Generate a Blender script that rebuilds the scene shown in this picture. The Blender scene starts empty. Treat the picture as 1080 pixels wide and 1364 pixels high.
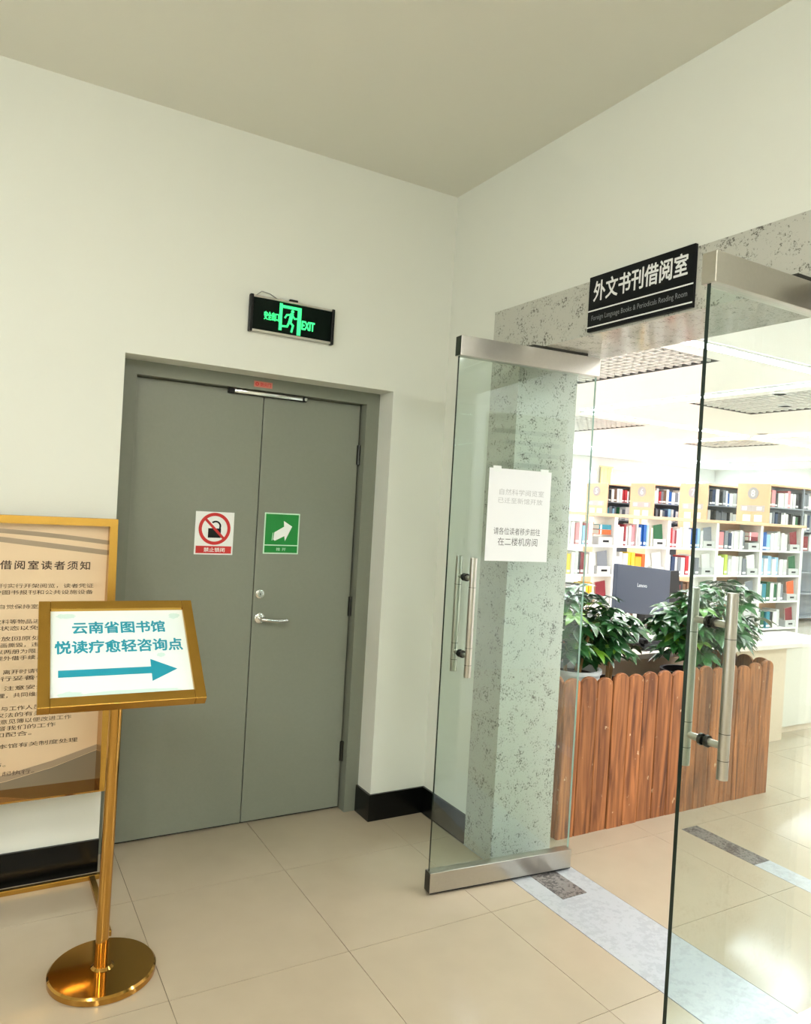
import bpy, bmesh, math, random
from mathutils import Matrix, Vector
random.seed(7)
S = bpy.context.scene
COL = S.collection
R = math.radians

# ------------------------------------------------------------------ camera
CAM = Vector((-2.08725, -3.25929, 1.58)); YAW, PITCH, ROLL, FPX = R(30.027), R(-0.4228), R(3.3182), 991.25
fwd = Vector((math.sin(YAW)*math.cos(PITCH), math.cos(YAW)*math.cos(PITCH), math.sin(PITCH)))
rgt = Vector((math.cos(YAW), -math.sin(YAW), 0)); upv = rgt.cross(fwd)
r2 = rgt*math.cos(ROLL) + upv*math.sin(ROLL); u2 = -rgt*math.sin(ROLL) + upv*math.cos(ROLL)
cd = bpy.data.cameras.new('camera'); cam = bpy.data.objects.new('camera', cd); COL.objects.link(cam)
m = Matrix((r2, u2, -fwd)).transposed().to_4x4(); m.translation = CAM
cam.matrix_world = m
cd.sensor_fit = 'HORIZONTAL'; cd.sensor_width = 36; cd.lens = 36*FPX/1080; cd.clip_start = 0.05; cd.clip_end = 200
S.camera = cam

# ------------------------------------------------------------------ world, exposure, light levels
S.view_settings.view_transform = 'Standard'; S.view_settings.look = 'None'
S.view_settings.gamma = 1; S.view_settings.use_curve_mapping = False
S.view_settings.exposure = 0.92
W = bpy.data.worlds.new('sky'); S.world = W; W.use_nodes = True
W.node_tree.nodes['Background'].inputs[0].default_value = (0.86, 0.93, 1.0, 1)
W.node_tree.nodes['Background'].inputs[1].default_value = 2.6
LED = 19.0          # linear lights of the reading room
SPOT = 20.0         # round downlights of the reading room
PANEL = 24.0        # added square lights that brighten the hall
H_HALL, H_LIB = 3.193, 3.15

# ------------------------------------------------------------------ helpers
def srgb(c):
    return tuple((x/12.92 if x <= 0.04045 else ((x+0.055)/1.055)**2.4) for x in (v/255 for v in c))
MATS = {}
def M(name, col, rough=0.5, metal=0.0, spec=0.5, emit=0.0, noise=0.0, nscale=20.0, bump=0.0, bscale=200.0, coat=0.0):
    if name in MATS: return MATS[name]
    mt = bpy.data.materials.new(name); mt.use_nodes = True; MATS[name] = mt
    nt = mt.node_tree; b = nt.nodes['Principled BSDF']; c = srgb(col)
    b.inputs['Base Color'].default_value = (*c, 1); b.inputs['Roughness'].default_value = rough
    b.inputs['Metallic'].default_value = metal; b.inputs['Specular IOR Level'].default_value = spec
    b.inputs['Coat Weight'].default_value = coat
    if emit:
        b.inputs['Emission Color'].default_value = (*c, 1); b.inputs['Emission Strength'].default_value = emit
    if noise or bump:
        tc = nt.nodes.new('ShaderNodeTexCoord')
    if noise:
        n = nt.nodes.new('ShaderNodeTexNoise'); n.inputs['Scale'].default_value = nscale; n.inputs['Detail'].default_value = 5
        nt.links.new(tc.outputs['Object'], n.inputs['Vector'])
        mx = nt.nodes.new('ShaderNodeMix'); mx.data_type = 'RGBA'
        mx.inputs[6].default_value = (*(x*(1-noise) for x in c), 1); mx.inputs[7].default_value = (*(min(1, x*(1+noise)) for x in c), 1)
        nt.links.new(n.outputs['Fac'], mx.inputs[0]); nt.links.new(mx.outputs[2], b.inputs['Base Color'])
    if bump:
        n2 = nt.nodes.new('ShaderNodeTexNoise'); n2.inputs['Scale'].default_value = bscale; n2.inputs['Detail'].default_value = 3
        nt.links.new(tc.outputs['Object'], n2.inputs['Vector'])
        bp = nt.nodes.new('ShaderNodeBump'); bp.inputs['Strength'].default_value = bump; bp.inputs['Distance'].default_value = 0.002
        nt.links.new(n2.outputs['Fac'], bp.inputs['Height']); nt.links.new(bp.outputs[0], b.inputs['Normal'])
    return mt

class MB:
    """collects boxes, tubes and prisms into one mesh"""
    def __init__(s): s.bm = bmesh.new(); s.mi = 0
    def _fin(s, vs):
        for f in {f for v in vs for f in v.link_faces}: f.material_index = s.mi
        return s
    def box(s, x0, x1, y0, y1, z0, z1, bev=0.0):
        r = bmesh.ops.create_cube(s.bm, size=1.0); vs = r['verts']
        for v in vs:
            v.co = Vector((x0+(v.co.x+.5)*(x1-x0), y0+(v.co.y+.5)*(y1-y0), z0+(v.co.z+.5)*(z1-z0)))
        s._fin(vs)
        if bev:
            es = list({e for v in vs for e in v.link_edges})
            r = bmesh.ops.bevel(s.bm, geom=es, offset=bev, segments=2, affect='EDGES', profile=0.5)
            for f in r['faces']: f.material_index = s.mi
        return s
    def cyl(s, p0, p1, r0, r1=None, seg=24):
        p0, p1 = Vector(p0), Vector(p1); d = p1-p0; r1 = r0 if r1 is None else r1
        q = d.to_track_quat('Z', 'Y').to_matrix().to_4x4(); q.translation = (p0+p1)/2
        r = bmesh.ops.create_cone(s.bm, cap_ends=True, segments=seg, radius1=r0, radius2=r1, depth=d.length, matrix=q)
        for f in {f for v in r['verts'] for f in v.link_faces}: f.smooth = len(f.verts) == 4
        return s._fin(r['verts'])
    def tube(s, pts, rad, seg=8):
        for a, b, i in zip(pts, pts[1:], range(99)):
            ra = rad[i] if isinstance(rad, (list, tuple)) else rad; rb = rad[i+1] if isinstance(rad, (list, tuple)) else rad
            s.cyl(a, b, ra, rb, seg)
        for i, p in enumerate(pts[1:-1]):
            ra = rad[i+1] if isinstance(rad, (list, tuple)) else rad
            r = bmesh.ops.create_uvsphere(s.bm, u_segments=seg, v_segments=6, radius=ra, matrix=Matrix.Translation(p))
            for f in {f for v in r['verts'] for f in v.link_faces}: f.smooth = True
            s._fin(r['verts'])
        return s
    def prism(s, poly, y0, y1):
        """poly in local (x,z), extruded from y0 (front) to y1"""
        a = [s.bm.verts.new((x, y0, z)) for x, z in poly]; b = [s.bm.verts.new((x, y1, z)) for x, z in poly]
        n = len(poly); fs = [s.bm.faces.new(a), s.bm.faces.new(b[::-1])]
        for i in range(n): fs.append(s.bm.faces.new((a[i], b[i], b[(i+1) % n], a[(i+1) % n])))
        bmesh.ops.recalc_face_normals(s.bm, faces=fs)
        for f in fs: f.material_index = s.mi
        return s
    def disc_ring(s, cx, cz, ro, ri, y0, y1, seg=40, a0=0, a1=2*math.pi):
        for i in range(seg):
            t0 = a0+(a1-a0)*i/seg; t1 = a0+(a1-a0)*(i+1)/seg
            s.prism([(cx+ri*math.cos(t0), cz+ri*math.sin(t0)), (cx+ro*math.cos(t0), cz+ro*math.sin(t0)),
                     (cx+ro*math.cos(t1), cz+ro*math.sin(t1)), (cx+ri*math.cos(t1), cz+ri*math.sin(t1))], y0, y1)
        return s
    def lathe(s, prof, seg=32, c=(0, 0)):
        rings = [[s.bm.verts.new((c[0]+r*math.cos(2*math.pi*k/seg), c[1]+r*math.sin(2*math.pi*k/seg), z)) for k in range(seg)] for r, z in prof]
        fs = []
        for a, b in zip(rings, rings[1:]):
            for k in range(seg): fs.append(s.bm.faces.new((a[k], a[(k+1) % seg], b[(k+1) % seg], b[k])))
        fs.append(s.bm.faces.new(rings[0][::-1])); fs.append(s.bm.faces.new(rings[-1]))
        bmesh.ops.recalc_face_normals(s.bm, faces=fs)
        for f in fs: f.smooth = len(f.verts) == 4; f.material_index = s.mi
        return s
    def mesh(s, name, *mats):
        me = bpy.data.meshes.new(name); s.bm.to_mesh(me); s.bm.free()
        for mt in mats: me.materials.append(mt)
        if any(p.use_smooth for p in me.polygons): me.set_sharp_from_angle(angle=R(38))
        return me
    def build(s, name, mats, parent=None, loc=(0, 0, 0), rot=(0, 0, 0), label=None):
        mats = mats if isinstance(mats, (list, tuple)) else [mats]
        return link(name, s.mesh(name, *mats), parent, loc, rot, label)

def link(name, me, parent=None, loc=(0, 0, 0), rot=(0, 0, 0), label=None):
    o = bpy.data.objects.new(name, me); COL.objects.link(o)
    o.location = loc; o.rotation_euler = rot
    if parent is not None: o.parent = parent
    if label: o['label'] = label
    return o
def tag(o, label, cat, group=None, kind=None):
    o['label'] = label; o['category'] = cat
    if group: o['group'] = group
    if kind: o['kind'] = kind
    return o
def thing(name, label, cat, loc=(0, 0, 0), rotz=0.0, group=None, kind=None):
    o = bpy.data.objects.new(name, None); COL.objects.link(o); o.empty_display_size = 0.1
    o.location = loc; o.rotation_euler = (0, 0, rotz)
    return tag(o, label, cat, group, kind)

def text(name, body, mat, parent, cx, cz, w=None, h=None, y=-0.001, bold=0.0, thick=0.0006, spacing=1.0, shear=0.0, label=None):
    """flat lettering facing local -Y, fitted into a w x h box centred at (cx, cz)"""
    cu = bpy.data.curves.new(name, 'FONT'); cu.body = body; cu.size = 1; cu.resolution_u = 2
    cu.space_character = spacing; cu.shear = shear
    t = bpy.data.objects.new('tmp_text', cu); COL.objects.link(t)
    dg = bpy.context.evaluated_depsgraph_get(); dg.update()
    me = bpy.data.meshes.new_from_object(t.evaluated_get(dg)); me.name = name
    bpy.data.objects.remove(t); bpy.data.curves.remove(cu)
    xs = [v.co.x for v in me.vertices]; ys = [v.co.y for v in me.vertices]
    if not xs: return None
    bw, bh = max(xs)-min(xs), max(ys)-min(ys)
    sx = w/bw if w else None; sy = h/bh if h else None
    sx = sx or sy; sy = sy or sx
    mx, my = (max(xs)+min(xs))/2, (max(ys)+min(ys))/2
    for v in me.vertices: v.co = Vector((cx+(v.co.x-mx)*sx, y, cz+(v.co.y-my)*sy))
    if bold:
        bm = bmesh.new(); bw_ = bold*(h or w)
        for q, (ox, oz) in enumerate(((0, 0), (1, 0), (-1, 0), (0, 1), (0, -1), (.7, .7), (-.7, .7), (.7, -.7), (-.7, -.7))):
            n0 = len(bm.verts); bm.from_mesh(me); bm.verts.ensure_lookup_table()
            for v in bm.verts[n0:]: v.co += Vector((ox*bw_, -q*0.00001, oz*bw_))
        bm.to_mesh(me); bm.free()
    me.materials.clear(); me.materials.append(mat)
    return link(name, me, parent, label=label)

# ------------------------------------------------------------------ materials
wall_m = M('wall_paint', (222, 223, 212), 0.6, noise=0.015, nscale=2.0, bump=0.12, bscale=60)
ceil_m = M('ceiling_paint', (226, 225, 213), 0.75, noise=0.015, nscale=2.0, bump=0.1, bscale=60)
lib_m = M('reading_room_paint', (240, 240, 238), 0.6)
base_m = M('black_skirting_tile', (8, 9, 8), 0.25, spec=0.3)
door_m = M('grey_door_paint', (130, 133, 119), 0.3, noise=0.05, nscale=90, bump=0.12, bscale=260, spec=0.5)
dframe_m = M('grey_frame_paint', (122, 125, 111), 0.42, noise=0.05, nscale=60, bump=0.1, bscale=200)
black_m = M('black_plastic', (8, 8, 8), 0.4, spec=0.3)
rub_m = M('black_rubber', (16, 16, 16), 0.7)
steel_m = M('brushed_steel', (196, 192, 184), 0.28, 1.0, noise=0.05, nscale=120)
chrome_m = M('polished_steel', (215, 215, 212), 0.14, 1.0)
dsteel_m = M('dark_steel', (70, 70, 66), 0.35, 1.0)
gold_m = M('brushed_gold', (196, 152, 72), 0.27, 1.0, noise=0.06, nscale=50)
pgold_m = M('polished_gold', (192, 146, 74), 0.09, 1.0)
white_m = M('white_print', (238, 240, 236), 0.45)
paper_m = M('white_paper', (224, 225, 224), 0.7)
ink_m = M('grey_ink', (98, 98, 96), 0.7)
grout_m = M('floor_grout', (120, 108, 92), 0.8)
red_m = M('sign_red', (200, 38, 36), 0.4)
green_m = M('sign_green', (14, 132, 50), 0.4)
palegreen_m = M('sign_pale_green', (200, 232, 205), 0.4)
teal_m = M('teal_print', (20, 146, 168), 0.5)
beige_m = M('notice_beige_paper', (222, 196, 160), 0.5)
bink_m = M('brown_ink', (72, 54, 40), 0.6)
bandm = M('notice_grey_band', (160, 142, 118), 0.6)
darkband_m = M('notice_dark_band', (128, 118, 98), 0.6)
shelfwood_m = M('light_shelf_wood', (234, 190, 152), 0.45, noise=0.05, nscale=12)
shelfwhite_m = M('white_shelf_board', (240, 238, 233), 0.4)
greybox_m = M('grey_holder', (196, 196, 194), 0.5)
slate_m = M('monitor_slate', (72, 80, 98), 0.45, bump=0.2, bscale=500)
exitglow_m = M('exit_glow', (50, 226, 120), 0.5, emit=0.85)
exitpanel_m = M('exit_panel', (2, 16, 7), 0.5, spec=0.12)
navy_m = M('plaque_black', (6, 8, 12), 0.4, spec=0.2)
plqwhite_m = M('plaque_white', (225, 226, 224), 0.4)
plqgrey_m = M('plaque_grey', (120, 124, 126), 0.4)

def granite(name, base, dark, rough, sc=42.0, amount=0.5):
    mt = bpy.data.materials.new(name); mt.use_nodes = True; nt = mt.node_tree; b = nt.nodes['Principled BSDF']
    tc = nt.nodes.new('ShaderNodeTexCoord')
    n1 = nt.nodes.new('ShaderNodeTexNoise'); n1.inputs['Scale'].default_value = sc; n1.inputs['Detail'].default_value = 6; n1.inputs['Roughness'].default_value = 0.7
    n2 = nt.nodes.new('ShaderNodeTexNoise'); n2.inputs['Scale'].default_value = sc*0.16; n2.inputs['Detail'].default_value = 4
    for n in (n1, n2): nt.links.new(tc.outputs['Object'], n.inputs['Vector'])
    ad = nt.nodes.new('ShaderNodeMath'); ad.operation = 'MULTIPLY_ADD'; ad.inputs[1].default_value = 0.45; ad.inputs[2].default_value = 0.0
    nt.links.new(n2.outputs['Fac'], ad.inputs[0])
    a2 = nt.nodes.new('ShaderNodeMath'); a2.operation = 'ADD'; nt.links.new(n1.outputs['Fac'], a2.inputs[0]); nt.links.new(ad.outputs[0], a2.inputs[1])
    rp = nt.nodes.new('ShaderNodeValToRGB'); e = rp.color_ramp.elements
    e[0].position = amount; e[0].color = (*srgb(dark), 1); e[1].position = amount+.09; e[1].color = (*srgb(base), 1)
    nt.links.new(a2.outputs[0], rp.inputs[0]); nt.links.new(rp.outputs[0], b.inputs['Base Color'])
    b.inputs['Roughness'].default_value = rough
    return mt
granite_m = granite('granite_surround', (186, 185, 174), (100, 98, 90), 0.10, 125, 0.575)
threshold_m = granite('granite_threshold', (182, 185, 188), (172, 175, 178), 0.16, 30, 0.64)
gstrip_m = granite('granite_dark_strip', (128, 122, 118), (84, 80, 78), 0.25, 60, 0.66)

def tile_mat(name, col):
    mt = bpy.data.materials.new(name); mt.use_nodes = True; nt = mt.node_tree; b = nt.nodes['Principled BSDF']
    tc = nt.nodes.new('ShaderNodeTexCoord'); oi = nt.nodes.new('ShaderNodeObjectInfo')
    n = nt.nodes.new('ShaderNodeTexNoise'); n.inputs['Scale'].default_value = 7; n.inputs['Detail'].default_value = 6
    va = nt.nodes.new('ShaderNodeVectorMath'); va.operation = 'ADD'
    nt.links.new(tc.outputs['Object'], va.inputs[0]); nt.links.new(oi.outputs['Location'], va.inputs[1]); nt.links.new(va.outputs[0], n.inputs['Vector'])
    mx = nt.nodes.new('ShaderNodeMix'); mx.data_type = 'RGBA'; c = srgb(col)
    mx.inputs[6].default_value = (*(x*0.93 for x in c), 1); mx.inputs[7].default_value = (*(min(1, x*1.05) for x in c), 1)
    nt.links.new(n.outputs['Fac'], mx.inputs[0]); nt.links.new(mx.outputs[2], b.inputs['Base Color'])
    b.inputs['Roughness'].default_value = 0.13; b.inputs['Specular IOR Level'].default_value = 0.5
    return mt
tile_m = tile_mat('polished_cream_tile', (182, 167, 144))

def wood_mat(name, light, dark, rough=0.55):
    mt = bpy.data.materials.new(name); mt.use_nodes = True; nt = mt.node_tree; b = nt.nodes['Principled BSDF']
    tc = nt.nodes.new('ShaderNodeTexCoord'); oi = nt.nodes.new('ShaderNodeObjectInfo')
    mp = nt.nodes.new('ShaderNodeMapping'); mp.inputs['Scale'].default_value = (26, 26, 2.0)
    cm = nt.nodes.new('ShaderNodeCombineXYZ'); ml = nt.nodes.new('ShaderNodeMath'); ml.operation = 'MULTIPLY'; ml.inputs[1].default_value = 37
    nt.links.new(oi.outputs['Random'], ml.inputs[0])
    for i in range(3): nt.links.new(ml.outputs[0], cm.inputs[i])
    nt.links.new(cm.outputs[0], mp.inputs['Location']); nt.links.new(tc.outputs['Object'], mp.inputs['Vector'])
    n = nt.nodes.new('ShaderNodeTexNoise'); n.inputs['Scale'].default_value = 1.0; n.inputs['Detail'].default_value = 6; n.inputs['Distortion'].default_value = 1.2
    nt.links.new(mp.outputs[0], n.inputs['Vector'])
    rp = nt.nodes.new('ShaderNodeValToRGB'); e = rp.color_ramp.elements
    e[0].position = 0.28; e[0].color = (*srgb(dark), 1); e[1].position = 0.68; e[1].color = (*srgb(light), 1)
    nt.links.new(n.outputs['Fac'], rp.inputs[0])
    # pale scuffs
    n2 = nt.nodes.new('ShaderNodeTexNoise'); n2.inputs['Scale'].default_value = 1.0; n2.inputs['Detail'].default_value = 3
    mp2 = nt.nodes.new('ShaderNodeMapping'); mp2.inputs['Scale'].default_value = (30, 30, 22)
    nt.links.new(cm.outputs[0], mp2.inputs['Location']); nt.links.new(tc.outputs['Object'], mp2.inputs['Vector']); nt.links.new(mp2.outputs[0], n2.inputs['Vector'])
    r2_ = nt.nodes.new('ShaderNodeValToRGB'); e = r2_.color_ramp.elements
    e[0].position = 0.69; e[0].color = (0, 0, 0, 1); e[1].position = 0.75; e[1].color = (1, 1, 1, 1)
    nt.links.new(n2.outputs['Fac'], r2_.inputs[0])
    mx = nt.nodes.new('ShaderNodeMix'); mx.data_type = 'RGBA'; mx.inputs[7].default_value = (*srgb((222, 190, 150)), 1)
    nt.links.new(r2_.outputs[0], mx.inputs[0]); nt.links.new(rp.outputs[0], mx.inputs[6])
    hv = nt.nodes.new('ShaderNodeHueSaturation'); mr = nt.nodes.new('ShaderNodeMapRange')
    mr.inputs[3].default_value = 0.78; mr.inputs[4].default_value = 1.12
    nt.links.new(oi.outputs['Random'], mr.inputs[0]); nt.links.new(mr.outputs[0], hv.inputs['Value'])
    nt.links.new(mx.outputs[2], hv.inputs['Color']); nt.links.new(hv.outputs[0], b.inputs['Base Color'])
    bp = nt.nodes.new('ShaderNodeBump'); bp.inputs['Strength'].default_value = 0.35; bp.inputs['Distance'].default_value = 0.002
    nt.links.new(n.outputs['Fac'], bp.inputs['Height']); nt.links.new(bp.outputs[0], b.inputs['Normal'])
    b.inputs['Roughness'].default_value = rough
    return mt
picket_m = wood_mat('stained_picket_wood', (192, 122, 70), (98, 52, 26))

def glass_mat(name, tint):
    mt = bpy.data.materials.new(name); mt.use_nodes = True; nt = mt.node_tree; nt.nodes.clear()
    out = nt.nodes.new('ShaderNodeOutputMaterial'); tr = nt.nodes.new('ShaderNodeBsdfTransparent'); gl = nt.nodes.new('ShaderNodeBsdfGlossy')
    tr.inputs[0].default_value = (*tint, 1); gl.inputs['Roughness'].default_value = 0.0; gl.inputs['Color'].default_value = (0.96, 1, 0.99, 1)
    # Schlick reflectance, the same on both faces of the pane
    lw = nt.nodes.new('ShaderNodeLayerWeight'); lw.inputs['Blend'].default_value = 0.5
    pw_ = nt.nodes.new('ShaderNodeMath'); pw_.operation = 'POWER'; pw_.inputs[1].default_value = 5
    fr = nt.nodes.new('ShaderNodeMath'); fr.operation = 'MULTIPLY_ADD'; fr.inputs[1].default_value = 0.957; fr.inputs[2].default_value = 0.043
    nt.links.new(lw.outputs['Facing'], pw_.inputs[0]); nt.links.new(pw_.outputs[0], fr.inputs[0])
    mx = nt.nodes.new('ShaderNodeMixShader')
    nt.links.new(fr.outputs[0], mx.inputs[0]); nt.links.new(tr.outputs[0], mx.inputs[1]); nt.links.new(gl.outputs[0], mx.inputs[2])
    nt.links.new(mx.outputs[0], out.inputs[0])
    return mt
glass_m = glass_mat('door_glass', (0.895, 0.95, 0.93))
winglass_m = glass_mat('window_glass', (0.97, 0.99, 0.985))
glit_m = M('glass_edge_lit_green', (176, 206, 198), 0.1)  # light on the pivot edge, painted in as a paler green
gedge_m = M('glass_edge_dark_green', (12, 34, 28), 0.15)

# ------------------------------------------------------------------ setting: floors
T = 0.63
fl = thing('floor', 'cream polished tile floor of the entrance hall', 'floor', kind='structure')
MB().box(-5, 0.33, -7, 0.26, -0.1, -0.004).build('grout_bed', grout_m, fl)
def tile_field(parent, xs, ys, skip=None):
    cache = {}
    for x0, x1 in zip(xs, xs[1:]):
        for y0, y1 in zip(ys, ys[1:]):
            if x1-x0 < 0.02 or y1-y0 < 0.02 or (skip and skip(x0, x1, y0, y1)): continue
            k = (round(x1-x0, 3), round(y1-y0, 3))
            if k not in cache:
                g = 0.0011
                cache[k] = MB().box(-k[0]/2+g, k[0]/2-g, -k[1]/2+g, k[1]/2-g, -0.004, 0.0).mesh('tile', tile_m)
            link('tile', cache[k], parent, ((x0+x1)/2, (y0+y1)/2, 0))
xs = [-5]+[-0.25-0.622*k for k in range(7, -1, -1)]+[-0.016]
ys = [-7]+[-0.305-0.634*k for k in range(10, -1, -1)]+[0.26]
tile_field(fl, xs, ys)
tl = thing('trim_1', 'pale grey granite threshold strip set in the floor between the glass doors', 'threshold', kind='structure')
MB().box(-0.014, 0.312, -2.33, -0.40, -0.02, 0.0005).build('slab', threshold_m, tl)
fb = thing('floor', 'bright cream tile floor of the reading room', 'floor', kind='structure')
bed = MB().box(0.314, 16.6, -4.7, 11.2, -0.1, -0.004).build('grout_bed', grout_m, fb)
lxs = [0.314, 0.945, 1.575, 2.205, 2.835, 3.465, 4.095]; lys = [-3.217, -2.586, -1.956, -1.325, -0.695, -0.065, 0.565]
tile_field(fb, lxs, lys)
def tiled_far():
    mt = bpy.data.materials.new('far_cream_tile'); mt.use_nodes = True; nt = mt.node_tree; b = nt.nodes['Principled BSDF']
    tc = nt.nodes.new('ShaderNodeTexCoord'); br = nt.nodes.new('ShaderNodeTexBrick'); br.offset = 0
    br.inputs['Scale'].default_value = 1; br.inputs['Brick Width'].default_value = 0.63; br.inputs['Row Height'].default_value = 0.63; br.inputs['Mortar Size'].default_value = 0.002
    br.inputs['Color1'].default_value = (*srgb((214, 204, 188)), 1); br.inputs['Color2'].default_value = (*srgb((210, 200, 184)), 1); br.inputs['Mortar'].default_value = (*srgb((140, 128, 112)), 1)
    mp = nt.nodes.new('ShaderNodeMapping'); mp.inputs['Location'].default_value = (-0.315, 0.065, 0)
    nt.links.new(tc.outputs['Object'], mp.inputs[0]); nt.links.new(mp.outputs[0], br.inputs[0]); nt.links.new(br.outputs[0], b.inputs['Base Color'])
    b.inputs['Roughness'].default_value = 0.13
    return mt
MB().box(4.095, 16.6, -4.7, 11.2, -0.004, 0).box(0.314, 4.095, 0.565, 11.2, -0.004, 0).box(0.314, 4.095, -4.7, -3.217, -0.004, 0).build('far_tiling', tiled_far(), fb)
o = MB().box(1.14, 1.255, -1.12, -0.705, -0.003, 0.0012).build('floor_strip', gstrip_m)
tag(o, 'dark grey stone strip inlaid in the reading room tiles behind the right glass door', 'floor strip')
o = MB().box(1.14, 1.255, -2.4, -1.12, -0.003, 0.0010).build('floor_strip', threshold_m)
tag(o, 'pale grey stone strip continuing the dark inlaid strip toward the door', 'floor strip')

# ------------------------------------------------------------------ setting: walls and ceilings
XL, XR, HR = -1.58, -0.312, 2.148
o = MB().box(-5, XL, 0, 0.3, 0, 3.4).box(XR, 0, 0, 0.3, 0, 3.4).box(XL, XR, 0, 0.3, HR, 3.4).build('wall_back', wall_m)
tag(o, 'off-white painted wall with the grey double door recessed in it', 'wall', kind='structure')
o = MB().box(0, 0.33, -0.40, 11.2, 0, 3.4).box(0, 0.33, -2.33, -0.40, 2.516, 3.4).box(0, 0.33, -7, -2.33, 0, 3.4).build('wall_right', wall_m)
tag(o, 'off-white painted wall around the glass doorway', 'wall', kind='structure')
tag(MB().box(-5.2, -5, -7, -4.2, 0, 3.4).box(-5.2, -5, -1.8, 0.3, 0, 3.4).box(-5.2, -5, -4.2, -1.8, 0, 0.9).box(-5.2, -5, -4.2, -1.8, 2.5, 3.4).build('wall_left', wall_m), 'off-white hall wall left of the camera', 'wall', kind='structure')
tag(MB().box(-5.2, 0.33, -7.2, -7, 0, 3.4).build('wall_front', wall_m), 'off-white hall wall behind the camera', 'wall', kind='structure')
tag(MB().box(-5.2, 0.0, -7.2, 0.0, H_HALL, 3.4).build('ceiling', ceil_m), 'plain off-white hall ceiling', 'ceiling', kind='structure')
# reading room shell
tag(MB().box(0.33, 16.6, -4.7, -4.6, 0, 3.4).build('wall_front', lib_m), 'white reading room wall facing the bookcases', 'wall', kind='structure')
tag(MB().box(16.5, 16.6, -4.6, 11.2, 0, 3.4).build('wall_right', lib_m), 'white end wall of the reading room', 'wall', kind='structure')
GR = [(1.95, 4.04, 1.47, 3.42), (5.98, 7.28, 1.55, 3.42), (6.0, 7.48, 5.49, 7.3), (10.05, 11.0, 5.4, 6.87)]
gx = sorted({0.33, 16.6, *(g[0] for g in GR), *(g[1] for g in GR)}); gy = sorted({-4.7, 11.2, *(g[2] for g in GR), *(g[3] for g in GR)})
mb = MB()
for x0, x1 in zip(gx, gx[1:]):
    for y0, y1 in zip(gy, gy[1:]):
        cx, cy = (x0+x1)/2, (y0+y1)/2
        if any(a < cx < b and c < cy < d for a, b, c, d in GR): continue
        mb.box(x0, x1, y0, y1, H_LIB, H_LIB+0.06)
tag(mb.build('ceiling', lib_m), 'white reading room ceiling with open grille panels', 'ceiling', kind='structure')
tag(MB().box(0.33, 16.6, -4.7, 11.2, 3.45, 3.5).build('ceiling', M('plenum_grey', (150, 150, 150), 0.9)), 'grey slab seen above the ceiling grilles', 'ceiling', kind='structure')
mb = MB()
for a, b in ((0, 1),): mb.box(0.33, 16.6, -4.7, -4.68, 3.21, 3.45).box(0.33, 16.6, 11.18, 11.2, 3.21, 3.45).box(0.33, 0.35, -4.7, 11.2, 3.21, 3.45).box(16.58, 16.6, -4.7, 11.2, 3.21, 3.45)
tag(mb.build('trim_2', lib_m), 'white edge strip closing the space above the reading room ceiling', 'trim', kind='structure')

# far wall with windows
wx = [(7.6, 9.6), (9.9, 11.9), (12.3, 14.0), (14.3, 16.2)]
mb = MB(); px = 0.33
for a, b in wx: mb.box(px, a, 11.05, 11.2, 0, 3.4); px = b
mb.box(px, 16.6, 11.05, 11.2, 0, 3.4)
for a, b in wx: mb.box(a, b, 11.05, 11.2, 0, 1.0).box(a, b, 11.05, 11.2, 2.85, 3.4)
tag(mb.build('wall_back', lib_m), 'white far wall of the reading room with tall windows', 'wall', kind='structure')
fr_m = M('window_frame_white', (236, 236, 232), 0.4)
for i, (a, b) in enumerate(wx):
    w_ = thing('window_%d' % (i+1), ['leftmost bright window above the far bookcases', 'second bright window from the left above the bookcases',
               'third bright window from the left above the bookcases', 'rightmost bright window above the bookcases'][i], 'window', ((a+b)/2, 11.1, 1.0), kind='structure')
    hw = (b-a)/2
    MB().box(-hw, hw, -0.04, 0.06, 0, .06).box(-hw, hw, -0.04, 0.06, 1.79, 1.85).box(-hw, -hw+.06, -0.04, 0.06, 0.06, 1.79).box(hw-.06, hw, -0.04, 0.06, 0.06, 1.79).box(-.03, .03, -0.04, .06, .06, 1.79).build('window_frame', fr_m, w_)
    for s in (-1, 1):
        x0, x1 = (0.03, hw-.06) if s > 0 else (-hw+.06, -0.03)
        MB().box(x0, x1, 0.01, 0.016, 0.06, 1.79).build('pane', winglass_m, w_)
cur_m = M('pale_yellow_curtain', (236, 226, 178), 0.8)
for i, (cx, w_) in enumerate(((9.75, 0.34), (12.1, 0.42))):
    mb = MB(); n = 14
    poly = [(cx-w_/2+w_*k/n, 10.96+0.025*math.sin(k*1.9)) for k in range(n+1)]
    bm = mb.bm; fs = []
    lo = [bm.verts.new((x, y, 0.005)) for x, y in poly]; hi = [bm.verts.new((x, y, 2.9)) for x, y in poly]
    lo2 = [bm.verts.new((x, y+.008, 0.005)) for x, y in poly]; hi2 = [bm.verts.new((x, y+.008, 2.9)) for x, y in poly]
    for k in range(n):
        bm.faces.new((lo[k], lo[k+1], hi[k+1], hi[k])); bm.faces.new((lo2[k+1], lo2[k], hi2[k], hi2[k+1]))
    mb.box(cx-w_/2-.03, cx+w_/2+.03, 10.955, 10.985, 2.9, 2.93)
    tag(mb.build('curtain', cur_m), ['pale yellow gathered curtain between the two left windows', 'pale yellow gathered curtain between the second and third windows'][i], 'curtain')
blind_m = M('roller_blind_green', (214, 224, 208), 0.8)
o = thing('roller_blind', 'pale green roller blind drawn down the third far window', 'blind', (13.16, 11.02, 2.9))
MB().cyl((-.8, 0, 0), (.8, 0, 0), .024).build('roller', fr_m, o); MB().box(-.78, .78, -.002, .002, -1.1, 0).build('cloth', blind_m, o)

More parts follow.
